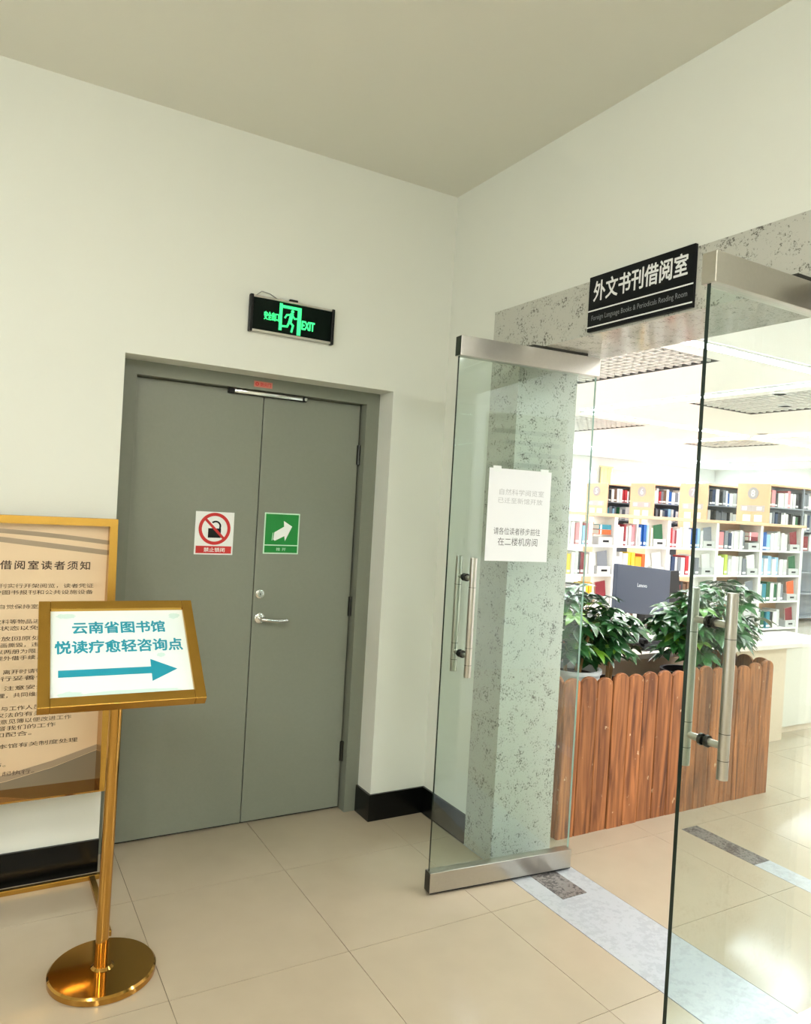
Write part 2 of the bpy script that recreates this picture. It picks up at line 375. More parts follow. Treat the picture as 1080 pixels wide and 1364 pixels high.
w_ = thing('window_5', 'added hall window left of the camera, unseen, for daylight and reflections', 'window', (-5.1, -3.0, 0.9), kind='structure')  # added out of view: lets in daylight and reflects in the gold
MB().box(-.05, .05, -1.2, 1.2, 0, .06).box(-.05, .05, -1.2, 1.2, 1.54, 1.6).box(-.05, .05, -1.2, -1.14, .06, 1.54).box(-.05, .05, 1.14, 1.2, .06, 1.54).box(-.05, .05, -.03, .03, .06, 1.54).build('window_frame', fr_m, w_)
for a_, b_ in ((-1.14, -.03), (.03, 1.14)): MB().box(-.003, .003, a_, b_, .06, 1.54).build('pane', winglass_m, w_)
d2 = thing('added_door_2', 'added dark brown door behind the camera, unseen, for reflections', 'door', (-2.2, -7.0, 0), kind='structure')  # added out of view as a dark reflection for gold and glass
dk_m = M('added_door_brown', (52, 36, 26), .4)
MB().box(-.52, -.46, 0, .05, 0, 2.16).box(.46, .52, 0, .05, 0, 2.16).box(-.46, .46, 0, .05, 2.1, 2.16).build('frame', dk_m, d2)
lf2 = MB().box(-.455, .455, 0, .035, .01, 2.095, .003).build('door_leaf', dk_m, d2)
MB().tube([(.38, .035, 1.0), (.38, .085, 1.0), (.27, .085, 1.0)], .01, 12).build('lever_handle', chrome_m, lf2)

# granite surround of the glass doorway
g = thing('trim_3', 'speckled grey granite surround framing the glass doorway', 'door surround', kind='structure')
MB().box(-0.012, 0.335, -0.61, -0.402, 0, 2.30).build('jamb', granite_m, g)
MB().box(-0.012, 0.335, -2.33, -2.12, 0, 2.30).build('jamb', granite_m, g)
MB().box(-0.012, 0.335, -2.33, -0.402, 2.30, 2.516).build('lintel', granite_m, g)
# skirting
BH = 0.133
o = MB().box(-5, XL, -0.012, 0, 0, BH).box(XR, -0.012, -0.012, 0, 0, BH).box(XR-0.012, XR, -0.012, 0.142, 0, BH).build('baseboard_back', base_m)
tag(o, 'black skirting tiles along the wall of the grey door', 'baseboard', kind='structure')
o = MB().box(-0.012, 0, -0.402, 0, 0, BH).box(-0.012, 0, -7, -2.33, 0, BH).build('baseboard_right', base_m)
tag(o, 'black skirting tiles along the glass doorway wall', 'baseboard', kind='structure')

# ------------------------------------------------------------------ grey double door
d = thing('door_1', 'grey-green metal double fire door set in the white wall', 'door', (XL, 0, 0), kind='structure')
WD = XR-XL
def L(x): return x-XL
FY = 0.14                                   # face of the frame
mb = MB().box(0.0, L(-1.505), FY, 0.3, 0, HR).box(L(-0.385), WD, FY, 0.3, 0, HR).box(L(-1.505), L(-0.385), FY, 0.3, 2.088, HR)
mb.box(L(-1.505), L(-1.49), 0.262, 0.3, 0, 2.088).box(L(-0.40), L(-0.385), 0.262, 0.3, 0, 2.088).box(L(-1.49), L(-0.40), 0.262, 0.3, 2.07, 2.088)
mb.build('frame', dframe_m, d)
DY = 0.195
lf = MB().box(L(-1.502), L(-0.9125), DY, 0.255, 0.012, 2.084, 0.002).build('door_leaf', door_m, d, label='wider left door leaf')
rt = MB().box(L(-0.9085), L(-0.394), DY, 0.255, 0.012, 2.084, 0.002).build('door_leaf', door_m, d, label='narrower right door leaf with lever handle')
MB().box(L(-0.914), L(-0.907), 0.23, 0.29, 0.012, 2.084).build('meeting_seal', rub_m, d)
MB().box(L(-1.505), L(-0.385), 0.215, 0.29, 0.0, 0.012).build('threshold_gap', rub_m, d)
hm = MB().cyl((0, 0, 0), (0, 0, 0.1), 0.009, seg=12).box(-0.012, 0.006, -0.002, 0.004, 0, 0.1).mesh('hinge', dsteel_m)
for z in (0.25, 1.0, 1.78): link('hinge', hm, d, (L(-0.3895), DY-0.003, z))
h = MB().lathe([(0.026, 0), (0.026, 0.006), (0.022, 0.009)], 28).build('lever_rose', chrome_m, rt, (L(-0.872), DY, 1.0), (math.pi/2, 0, 0))
mb = MB().tube([(0, 0, 0), (0, -0.05, 0), (0.02, -0.058, -0.002), (0.075, -0.056, -0.008), (0.125, -0.05, -0.006)], [0.010, 0.010, 0.010, 0.0095, 0.008], 14)
mb.build('lever_handle', chrome_m, rt, (L(-0.872), DY, 1.0), label='chrome lever handle')
mb = MB().lathe([(0.022, 0), (0.022, 0.005), (0.019, 0.007), (0.011, 0.007), (0.011, 0.01)], 28); mb.mi = 1
mb.box(-0.0016, 0.0016, -0.006, 0.006, 0.0101, 0.0106)
mb.build('lock_cylinder', [chrome_m, black_m], rt, (L(-0.877), DY, 1.117), (math.pi/2, 0, 0))
mb = MB().box(L(-1.09), L(-0.70), DY-0.022, DY, 2.064, 2.087, 0.001); mb.build('coordinator_backplate', black_m, d)
MB().box(L(-1.065), L(-0.725), DY-0.034, DY-0.022, 2.066, 2.084, 0.002).cyl((L(-0.709), DY-0.034, 2.075), (L(-0.709), DY-0.022, 2.075), 0.008).build('coordinator_bar', chrome_m, d, label='silver closing bar across the door tops')
st = thing('warning_sticker', 'tiny red printed sticker on the grey door head', 'sticker', (-0.937, FY, 2.115))
MB().box(-0.045, 0.045, -0.0008, 0, -0.014, 0.014).build('backing', M('sticker_pink', (206, 120, 104), 0.5), st)
text('lettering', '防火门', red_m, st, 0.012, 0, 0.05, 0.017, y=-0.0012, bold=0.02)
mb = MB(); mb.disc_ring(-0.03, 0, 0.009, 0.004, -0.0014, -0.0008, 12); mb.build('mark', red_m, st)

# padlock prohibition sign
cx, cz, sw, sh = -1.1145, 1.4035, 0.181, 0.2
s = thing('no_locking_sign', 'white sign with a crossed-out black padlock and red strip on the grey door', 'sign', (cx, DY, cz))
MB().box(-sw/2, sw/2, -0.002, 0, -sh/2, sh/2).build('plate', white_m, s)
mb = MB().box(-sw/2+.007, sw/2-.007, -0.0026, -0.002, -sh/2+.006, -sh/2+.04); mb.build('red_strip', red_m, s)
text('lettering', '禁止锁闭', white_m, s, 0.003, -sh/2+.023, 0.098, 0.02, y=-0.003, bold=0.02)
pz = 0.021
mb = MB().box(-0.03, 0.03, -0.0027, -0.002, pz-.042, pz+0.002)
mb.disc_ring(0.004, pz+.012, 0.026, 0.018, -0.0027, -0.002, 20, R(-25), R(135))
mb.box(0.021, 0.029, -0.0027, -0.002, pz, pz+.012); mb.build('padlock_picture', black_m, s)
mb = MB(); mb.disc_ring(0, pz, 0.075, 0.06, -0.0032, -0.0027, 48)
c45 = 0.707; a, hwid = 0.062, 0.006
mb.prism([(-a*c45-hwid*c45, pz+a*c45-hwid*c45), (a*c45-hwid*c45, pz-a*c45-hwid*c45), (a*c45+hwid*c45, pz-a*c45+hwid*c45), (-a*c45+hwid*c45, pz+a*c45+hwid*c45)], -0.0032, -0.0027)
mb.build('prohibition_ring', red_m, s)
# push-open sign
cx, cz = -0.7835, 1.4125
s = thing('push_sign', 'green sign with a white arrow on the right leaf of the grey door', 'sign', (cx, DY, cz))
MB().box(-sw/2, sw/2, -0.002, 0, -.1, .1).build('plate', palegreen_m, s)
MB().box(-sw/2+.006, sw/2-.006, -0.0026, -0.002, -.055, .094).box(-sw/2+.006, sw/2-.006, -0.0026, -0.002, -.094, -.06).build('green_field', green_m, s)
mb = MB().prism([(-0.042, -0.03), (-0.038, 0.005), (0.010, 0.034), (0.008, 0.062), (0.052, 0.036), (0.018, -0.036), (0.014, -0.012), (-0.034, -0.036)], -0.0032, -0.0026)
mb.build('arrow_picture', white_m, s)
MB().prism([(-0.05, -0.035), (-0.046, 0.002), (-0.043, 0.004), (-0.046, -0.033)], -0.0032, -0.0026).build('arrow_edge', palegreen_m, s)
text('lettering', '推 开', palegreen_m, s, 0, -0.077, 0.05, 0.015, y=-0.003)

# ------------------------------------------------------------------ exit sign
cx, cz = -0.868, 2.403
s = thing('exit_sign', 'black box exit sign with glowing green running figure above the grey door', 'exit sign', (cx, 0, cz))
W2, H2 = 0.193, 0.083
MB().box(-W2, W2, -0.018, -0.004, -H2+.010, H2-.010).build('panel', exitpanel_m, s)
MB().box(-W2-.012, -W2+.003, -0.028, -0.001, -H2, H2, .003).build('end_cap', black_m, s)
MB().box(W2-.003, W2+.012, -0.028, -0.001, -H2, H2, .003).build('end_cap', black_m, s)
MB().box(-W2+.003, W2-.003, -0.026, -0.001, H2-.012, H2-.002, .002).build('rail', steel_m, s)
MB().box(-W2+.003, W2-.003, -0.026, -0.001, -H2+.002, -H2+.013, .002).build('rail', steel_m, s)
MB().box(-0.02, 0.02, -0.022, -0.006, H2-.002, H2+.009, .002).build('switch', black_m, s)
MB().tube([(-0.175, -0.01, H2), (-0.15, -0.008, H2+.022), (-0.11, -0.006, H2+.018), (-0.07, -0.008, H2-.002)], 0.0022).build('cable', M('cable_grey', (150, 150, 146), .5), s)
y0, y1 = -0.0195, -0.018
mb = MB()
mb.box(-0.066, -0.052, y0, y1, -0.056, 0.066).box(0.022, 0.040, y0, y1, -0.066, 0.060).box(-0.052, 0.022, y0, y1, 0.047, 0.060)
mb.build('door_picture', exitglow_m, s)
def limb(mb, pts, w):
    for (ax, az), (bx, bz) in zip(pts, pts[1:]):
        dx, dz = bx-ax, bz-az; l = math.hypot(dx, dz); nx, nz = -dz/l*w/2, dx/l*w/2; ex, ez = dx/l*w*.3, dz/l*w*.3
        mb.prism([(ax+nx-ex, az+nz-ez), (ax-nx-ex, az-nz-ez), (bx-nx+ex, bz-nz+ez), (bx+nx+ex, bz+nz+ez)], y0-.0003, y1)
mb = MB(); mb.disc_ring(-0.003, 0.037, 0.0075, 0.0005, y0-.0003, y1, 18)
limb(mb, [(-0.006, 0.024), (-0.014, -0.012)], 0.016)
limb(mb, [(-0.008, 0.022), (-0.03, 0.018), (-0.038, 0.004)], 0.0075)
limb(mb, [(-0.004, 0.022), (0.008, 0.006), (0.02, 0.008)], 0.007)
limb(mb, [(-0.014, -0.012), (0.002, -0.026), (-0.004, -0.055)], 0.009)
limb(mb, [(-0.016, -0.012), (-0.026, -0.034), (-0.05, -0.036)], 0.009)
mb.build('running_figure', exitglow_m, s)
text('lettering', '安全出口', exitglow_m, s, -0.103, -0.001, 0.068, 0.037, y=y0, bold=0.03)
text('lettering', 'EXIT', exitglow_m, s, 0.076, -0.016, 0.062, 0.038, y=y0, bold=0.05)

# ------------------------------------------------------------------ plaque over the doorway
s = thing('room_plaque', 'black name plaque with white lettering on the granite lintel', 'sign', (-0.012, -1.292, 2.417), R(-90))
PW, PH = 0.25, 0.108
MB().box(-PW, PW, -0.014, 0, -PH, PH, 0.001).build('board', navy_m, s)
text('lettering', '外文书刊借阅室', plqwhite_m, s, 0.0, 0.046, 0.445, 0.078, y=-0.0146, bold=0.02)
MB().box(-PW, PW, -0.0148, -0.0138, -0.030, -0.025).box(-PW, PW, -0.0148, -0.0138, -0.094, -0.089).build('ruled_line', plqwhite_m, s)
text('lettering', 'Foreign Language Books & Periodicals Reading Room', plqgrey_m, s, 0.0, -0.06, 0.455, 0.026, y=-0.0146)

# ------------------------------------------------------------------ glass door leaves
def glass_leaf(name, label, loc, rotz, mirror, zh):
    """leaf local: x from 0 (free edge) to 0.708 (pivot edge), front faces -Y"""
    LW, LH = 0.708, 2.288
    d = thing(name, label, 'glass door', loc, rotz)
    mb = MB(); t = 0.006
    mb.box(0.004, LW-0.004, -t, t, 0.082, LH-0.074)
    me = mb.mesh('glass_pane', glass_m, gedge_m, glit_m)
    for p in me.polygons:
        if abs(p.normal.y) < 0.5: p.material_index = 2 if p.normal.x > .5 else 1
    link('glass_pane', me, d)
    MB().box(0, LW, -0.022, 0.022, 0.010, 0.092, 0.0015).build('bottom_rail', steel_m, d)
    MB().box(0, LW, -0.022, 0.022, LH-0.082, LH, 0.0015).build('top_rail', steel_m, d)
    MB().box(0.003, LW-.003, -0.0235, 0.0235, 0.0085, 0.0115).build('rail_sweep', rub_m, d)
    for z in (0.012, LH-.08):
        MB().box(-0.002, 0.001, -0.021, 0.021, z, z+.078).build('rail_cap', dsteel_m if not mirror else steel_m, d)
    MB().box(LW-.36, LW-.07, -0.02, 0.02, LH, LH+.0115).build('top_pivot', dsteel_m, d)
    MB().box(LW-.07, LW, -0.016, 0.016, LH+.001, LH+.0105).build('pivot_plate', chrome_m, d)
    hx = 0.095
    for sgn, z0, z1 in ((-1, zh, zh+.487), (1, zh, zh+.487)):
        hd = MB().cyl((hx, sgn*0.06, z0), (hx, sgn*0.06, z1), 0.0145, seg=28).build('pull_handle', steel_m, d, label='brushed steel tubular pull bar')
        for zc in (z0+.085, z1-.085):
            MB().cyl((hx, sgn*0.006, zc), (hx, sgn*0.05, zc), 0.0095, seg=20).build('standoff', steel_m, hd)
            MB().cyl((hx, sgn*0.006, zc), (hx, sgn*0.014, zc), 0.016, seg=20).build('collar', dsteel_m, hd)
        for zc in (z0+.05, z0+.12, z1-.12):
            MB().cyl((hx, sgn*0.06, zc-.0008), (hx, sgn*0.06, zc+.0008), 0.01475, seg=24).build('joint_ring', dsteel_m, hd)
    return d
ang = math.atan2(-0.062, 0.703)
LD = glass_leaf('glass_door', 'open glass door leaf with a paper notice taped on, left of the doorway', (-0.413, -0.717, 0), ang, False, 0.90)
RD = glass_leaf('glass_door', 'open glass door leaf at the right edge of the photo, nearest the camera', (-0.465, -1.955, 0), 0.0, True, 0.917)
o = MB().box(0.083, 0.215, -0.984, -0.764, 0, 0.0025).build('floor_spring_cover', gstrip_m)
tag(o, 'small dark grey floor spring plate under the left glass door', 'plate')
o = MB().box(0.083, 0.215, -2.1, -1.88, 0, 0.0025).build('floor_spring_cover', gstrip_m)
tag(o, 'floor spring plate under the right glass door, beside the far jamb', 'plate')
# paper notice
ux = Vector((math.cos(ang), math.sin(ang)))
def leafpt(t, off): return (-0.413+ux.x*t - (-ux.y)*0 + (ux.y)*off*1.0, -0.717+ux.y*t-ux.x*off)
px_, py_ = leafpt(0.333, 0.0068)
s = thing('paper_notice', 'white printed paper notice taped to the left glass door', 'notice', (px_, py_, 1.5685), ang)
MB().box(-0.157, 0.157, -0.0012, -0.0004, -0.195, 0.195).build('sheet', paper_m, s)
fa = M('faint_ink', (176, 176, 175), .7)
for zz, tx, w_, mt, hh, xo in ((0.098, '自然科学阅览室', .225, fa, .026, 0.01), (0.062, '已迁至新馆开放', .225, fa, .024, 0.005),
                               (-0.068, '请各位读者移步前往', .235, ink_m, .030, -0.003), (-0.112, '在二楼机房阅', .2, ink_m, .034, 0.003)):
    text('lettering', tx, mt, s, xo, zz, w_, hh, y=-0.0016)
for sx in (-1, 1):
    MB().box(sx*0.12-.02, sx*0.12+.02, -0.0018, -0.0013, .18, .205).build('tape', M('clear_tape', (222, 226, 222), .3), s)

# ------------------------------------------------------------------ arrow sign stand
s = thing('sign_stand', 'gold pole stand holding the framed blue arrow sign, on a round base', 'sign stand', (-1.658, -0.715, 0))
MB().lathe([(0.160, 0), (0.166, 0.003), (0.166, 0.020), (0.160, 0.026), (0.036, 0.0265), (0.028, 0.034), (0.0, 0.034)][:-1], 64).build('base_disc', pgold_m, s)
TT = 0.873; SW, SH = 0.482, 0.411
MB().cyl((-0.006, 0, 0.03), (-0.006, -0.03, 1.035), 0.0200, seg=32).build('pole', pgold_m, s)
pn = bpy.data.objects.new('sign_panel', None); COL.objects.link(pn); pn.parent = s
pn.location = (-0.002, -0.045, 1.067); pn.rotation_euler = (-TT, 0, -0.041)
fw = 0.034
MB().box(-SW/2, -SW/2+fw, -.010, .024, -SH/2, SH/2, .002).box(SW/2-fw, SW/2, -.010, .024, -SH/2, SH/2, .002).box(-SW/2+fw, SW/2-fw, -.010, .024, SH/2-fw, SH/2, .002).box(-SW/2+fw, SW/2-fw, -.010, .024, -SH/2, -SH/2+fw, .002).build('frame', gold_m, pn)
MB().box(-SW/2+fw-.002, SW/2-fw+.002, .003, .018, -SH/2+fw-.002, SH/2-fw+.002).build('sheet', M('sign_sheet', (232, 242, 240), 0.3, coat=0.3), pn)
text('lettering', '云南省图书馆', teal_m, pn, 0.0, 0.100, 0.285, 0.048, y=0.0024, bold=0.028)
text('lettering', '悦读疗愈轻咨询点', teal_m, pn, -0.001, 0.022, 0.385, 0.05, y=0.0024, bold=0.028)
MB().box(-0.185, 0.085, .0022, .003, -0.092, -0.066).prism([(0.085, -0.122), (0.165, -0.079), (0.085, -0.036)], .0022, .003).build('arrow', teal_m, pn)
pale = M('sheet_pale_wash', (205, 228, 222), .4)
def blob(mb, cx, cz, rx, rz, seed, y0, y1, n=26):
    rr = random.Random(seed)
    mb.prism([(cx+rx*(0.8+.4*rr.random())*math.cos(2*math.pi*k/n), cz+rz*(0.8+.4*rr.random())*math.sin(2*math.pi*k/n)) for k in range(n)], y0, y1)
for q in ((0.03, -0.158, 0.14, 0.008, 3), (-0.15, -0.158, 0.035, 0.012, 4), (0.178, 0.145, 0.018, 0.012, 5), (0.12, -0.02, 0.014, 0.008, 8), (-0.16, 0.15, .03, .01, 9)):
    mb = MB(); blob(mb, *q, .0025, .003); mb.build('painted_wash', pale, pn)

# ------------------------------------------------------------------ reader notice stand
X1 = -1.588; PWD = 0.70
s = thing('notice_stand', 'gold framed floor stand with a beige reader notice behind the arrow sign', 'notice stand', (X1-PWD/2, -0.07, 0))
hw = PWD/2; z0, z1 = 0.405, 1.462; bw = 0.030
def slab(mb, pts, th):   # vertical wedge side plate, pts = (y,z) outline, extruded over x
    pass
mb = MB()
# front lips of the frame (leaning: top nearer the wall, bottom further out)
yt, yb = -0.035, -0.13
def fy(z): return yt+(yb-yt)*(z1-z)/(z1-z0)
def quadbox(mb, x0, x1, za, zb, ya0, ya1, yb0, yb1):
    """hexahedron between heights za (y ya0..ya1) and zb (y yb0..yb1)"""
    bm = mb.bm
    v = [bm.verts.new(p) for p in ((x0, ya0, za), (x1, ya0, za), (x1, ya1, za), (x0, ya1, za), (x0, yb0, zb), (x1, yb0, zb), (x1, yb1, zb), (x0, yb1, zb))]
    fs = [bm.faces.new([v[i] for i in q]) for q in ((0, 3, 2, 1), (4, 5, 6, 7), (0, 1, 5, 4), (1, 2, 6, 5), (2, 3, 7, 6), (3, 0, 4, 7))]
    bmesh.ops.recalc_face_normals(bm, faces=fs)
for sx in (-1, 1):
    xa, xb = (hw-bw, hw) if sx > 0 else (-hw, -hw+bw)
    mb = MB(); quadbox(mb, xa, xb, z0, z1, fy(z0), 0.02, fy(z1), 0.02); mb.build('side_bar', gold_m, s)
mb = MB(); quadbox(mb, -hw+bw, hw-bw, z1-bw, z1, fy(z1-bw), 0.02, fy(z1), 0.02); mb.build('top_bar', gold_m, s)
MB().box(-hw+bw, hw-bw, fy(z0), 0.02, z0, z0+0.006).build('bottom_tray', pgold_m, s)
MB().box(-hw+bw, hw-bw, 0.0, 0.015, z0+0.006, z1-bw).build('sheet', beige_m, s)
# grey printed curves
def band(mb, pts, y0, y1):
    n = len(pts)//2
    for k in range(n-1):
        mb.prism([pts[k], pts[k+1], pts[n*2-2-k], pts[n*2-1-k]], y0, y1)
IN = hw-bw
def curve_band(zl, zr, th, sag):
    ts = [k/12 for k in range(13)]
    up_ = [(-IN+2*IN*t, zl+(zr-zl)*t+sag*math.sin(t*2.6)) for t in ts]
    return up_+[(x, z-th) for x, z in reversed(up_)]
mb = MB()
band(mb, curve_band(1.42, 1.368, 0.017, .012), -0.0012, 0); band(mb, curve_band(1.408, 1.335, 0.02, .0), -0.0012, 0)
mb.build('printed_curve', bandm, s)
mb = MB(); band(mb, [(-IN+2*IN*t, z0+.006) for t in (0, .25, .5, .75, 1)]+[(-IN+2*IN*t, z0+.012+.11*t**2.2) for t in (1, .75, .5, .25, 0)], -0.0010, 0); mb.build('printed_hill', darkband_m, s)
mb = MB(); band(mb, [(-IN+2*IN*t, z0+.014+.11*t**2.2) for t in (0, .25, .5, .75, 1)]+[(-IN+2*IN*t, z0+.03+.115*t**1.8) for t in (1, .75, .5, .25, 0)], -0.0010, 0); mb.build('printed_curve', bandm, s)
text('lettering', '外文书刊借阅室读者须知', bink_m, s, 0.008, 1.272, 0.50, 0.034, y=-0.0012, bold=0.015, spacing=1.25)
LN = [(1.192, 1, '一、本室图书、报刊实行开架阅览，读者凭证'), (1.167, 1, '入室阅览，请爱护图书报刊和公共设施设备'),
      (1.112, 1, '二、读者入室，请自觉保持室内安静整洁文明'), (1.055, .95, '三、请勿携带食品饮料等物品进入本阅览室内'), (1.030, .9, '手机请调至静音状态以免影响他人'),
      (0.990, .7, '四、阅后图书请放回原处。'), (0.965, .9, '五、爱护图书请勿涂画撕毁，违者照价赔偿'), (0.940, .9, '六、每次取阅图书以两册为限，阅毕再取'),
      (0.915, .95, '七、本室图书可办理外借手续，限期内归还'), (0.862, .95, '八、请勿占用座位，离开时请带走个人物品'), (0.837, .8, '贵重物品请自行妥善保管'),
      (0.800, .75, '九、禁止吸烟，注意安全。'), (0.772, .9, '十、服从工作人员管理，共同维护阅览秩序'),
      (0.722, .9, '读者如需复印资料请与工作人员联系办理'), (0.697, .95, '复印须遵守著作权法的有关规定执行'), (0.672, .9, '如有意见请填写读者意见簿以便改进工作'),
      (0.647, .8, '欢迎广大读者监督我们的工作'), (0.622, .65, '感谢您的理解和配合。'), (0.578, .95, '违反规定者按照本馆有关制度处理'),
      (0.508, .5, '开放时间另行公布。'), (0.472, .68, '本须知自公布之日起执行。')]
for z, fr, tx in LN:
    w_ = 0.555*fr
    text('lettering', tx, bink_m, s, -IN+.04+w_/2, z, w_, 0.0175, y=-0.0012)['kind'] = 'stuff'
for sx in (-1, 1):
    MB().box(sx*(hw+.040)-.010, sx*(hw+.040)+.010, -0.010, 0.012, 0.0, z0+.08).build('post', gold_m, s)
    MB().box(min(sx*hw, sx*(hw+.03)), max(sx*hw, sx*(hw+.03)), -0.008, 0.010, z0+.03, z0+.07).build('bracket', gold_m, s)
    MB().box(sx*(hw-.022)-.011, sx*(hw-.022)+.011, -0.44, -0.010, 0, 0.02, .002).build('foot', gold_m, s)
MB().box(-hw-.03, hw+.03, -0.010, 0.012, 0, 0.02, .002).build('foot_bar', gold_m, s)

# ------------------------------------------------------------------ added hall lights, out of view, dropped to brighten walls and ceiling
glow_m = M('added_light_glow', (252, 252, 247), .5, emit=PANEL)
for i, (x, y) in enumerate(((-3.2, -2.9), (-1.3, -4.6), (-3.2, -5.9))):
    s = thing('added_hall_light', ['added square light, unseen, left of the camera', 'added square light, unseen, behind the camera beside the doorway wall', 'added square light, unseen, farthest behind the camera'][i], 'ceiling light', (x, y, H_HALL), group='added hall lights')
    MB().box(-.31, .31, -.31, -.29, -.02, 0).box(-.31, .31, .29, .31, -.02, 0).box(-.31, -.29, -.29, .29, -.02, 0).box(.29, .31, -.29, .29, -.02, 0).build('frame', fr_m, s)
    MB().box(-.28, .28, -.28, .28, -.11, -.001, .012).build('diffuser', glow_m, s)

# ------------------------------------------------------------------ reading room ceiling: linear lights, downlights, grilles
led_m = M('linear_light_diffuser', (246, 250, 255), .5, emit=LED)
house_m = M('linear_light_housing', (240, 240, 240), .4)
def linear(x0, x1, y0, y1, label):
    s = thing('linear_light', label, 'ceiling light', ((x0+x1)/2, (y0+y1)/2, H_LIB-.002), group='linear lights of the reading room')
    hx, hy = (x1-x0)/2, (y1-y0)/2
    MB().box(-hx, hx, -hy, -hy+.012, -.022, 0).box(-hx, hx, hy-.012, hy, -.022, 0).box(-hx, -hx+.012, -hy+.012, hy-.012, -.022, 0).box(hx-.012, hx, -hy+.012, hy-.012, -.022, 0).build('housing', house_m, s)
    MB().box(-hx+.012, hx-.012, -hy+.012, hy-.012, -.020, -.002).build('diffuser', led_m, s)
GXL, GYL = [1.5, 5.55, 9.6, 13.7], [-2.95, 1.1, 5.05, 9.2]
hwL = 0.08
for j, y in enumerate(GYL):
    ed = [0.4]+GXL+[16.4]
    for i in range(5):
        linear(ed[i]+.12, ed[i+1]-.12, y-hwL, y+hwL, 'linear ceiling light along the low bookcase direction, %s, %s section' % (('beyond the right glass door', 'nearest the glass doors', 'over the tall bookcases', 'nearest the far windows')[j], ('first', 'second', 'third', 'fourth', 'fifth')[i]))
for i, x in enumerate(GXL):
    ed = [-4.5]+GYL+[10.9]
    for j in range(5):
        linear(x-hwL, x+hwL, ed[j]+.12, ed[j+1]-.12, 'linear ceiling light running toward the windows, %s line, %s section' % (('first', 'second', 'third', 'fourth')[i], ('first', 'second', 'third', 'fourth', 'fifth')[j]))
spot_m = M('downlight_lens', (250, 251, 255), .5, emit=SPOT)
SP = [(5.99, 2.14, 'nearest the middle grille'), (6.83, 2.62, 'in the corner of the middle grille'), (9.3, 4.62, 'between the two far grilles'), (10.34, 6.3, 'in the far grille'),
      (2.3, -1.9, 'beyond the right glass door'), (3.4, -3.6, 'over the wall chart')]
for x, y, t in SP:
    ing = any(a < x < b and c < y < d_ for a, b, c, d_ in GR)
    s = thing('downlight', 'round recessed ceiling downlight '+t, 'downlight', (x, y, H_LIB), group='reading room downlights')
    mb = MB().lathe([(0.085, -.008), (0.085, 0.03), (0.07, 0.03), (0.07, -.008)], 24); mb.build('trim_ring', house_m, s)
    MB().cyl((0, 0, -.005), (0, 0, .002), .069, seg=24).build('lens', spot_m, s)
gr_m = M('grille_slat', (232, 230, 228), .5); gd_m = M('grille_frame', (90, 90, 90), .5)
for i, (a, b, c, d_) in enumerate(GR):
    s = thing('ceiling_grille', ['large egg-crate ceiling grille nearest the glass doors', 'egg-crate ceiling grille at the right, beyond the nearest light', 'egg-crate ceiling grille at the left above the bookcases', 'small egg-crate ceiling grille farthest away'][i], 'ceiling grille', (a, c, H_LIB), group='ceiling grilles')
    w_, l_ = b-a, d_-c
    MB().box(0, w_, 0, .012, 0.0, .075).box(0, w_, l_-.012, l_, 0.0, .075).box(0, .012, .012, l_-.012, 0.0, .075).box(w_-.012, w_, .012, l_-.012, 0.0, .075).build('frame', gd_m, s)
    nx = int(w_/.11); ny = int(l_/.11)
    ma = MB().box(-.012, .012, .012, l_-.012, .008, .055).mesh('slat', gr_m); mbb = MB().box(.012, w_-.012, -.012, .012, .008, .055).mesh('slat', gr_m)
    for k in range(1, nx): link('slat', ma, s, (w_*k/nx, 0, 0))
    for k in range(1, ny): link('slat', mbb, s, (0, l_*k/ny, 0.001))

# ------------------------------------------------------------------ picket planter
FX0, FX1, FYF = 0.432, 2.08, -0.545
s = thing('picket_planter', 'planter box of round-topped brown wooden pickets inside the doorway', 'planter', (FX0, FYF, 0))
NP = 15; pw = (FX1-FX0)/NP
def picket_mesh(w, h):
    mb = MB(); n = 8; r = w/2-.0015
    arc = [(r*math.cos(math.pi*k/n), h-r*.72+r*.72*math.sin(math.pi*k/n)) for k in range(n+1)]
    mb.prism([(-r, 0), (r, 0)]+arc, 0, .018)
    es = [e for e in mb.bm.edges if abs(e.verts[0].co.y-e.verts[1].co.y) < 1e-6 and e.verts[0].co.y < .001 and not (e.verts[0].co.z < .01 and e.verts[1].co.z < .01)]
    bmesh.ops.bevel(mb.bm, geom=es, offset=.004, segments=1, affect='EDGES')
    return mb.mesh('picket', picket_m)
pm = picket_mesh(pw, 0.785)
rr = random.Random(3)
for k in range(NP):
    o = link('picket', pm, s, (pw*(k+.5), rr.uniform(-.004, .003), 0)); o.scale.z = 1+rr.uniform(-.014, .014)
for k in range(5):
    o = link('picket', pm, s, (0.0, .02+pw*(k+.5), 0), (0, 0, R(-90))); o.scale.z = 1+rr.uniform(-.014, .014)
    o = link('picket', pm, s, (FX1-FX0, .02+pw*(k+.5), 0), (0, 0, R(90))); o.scale.z = 1+rr.uniform(-.014, .014)
for z in (0.16, 0.60):
    MB().box(.019, FX1-FX0-.019, .0185, .045, z, z+.06).build('rail', picket_m, s)
MB().box(.019, FX1-FX0-.019, .53, .55, 0.0, .5).build('back_board', picket_m, s)

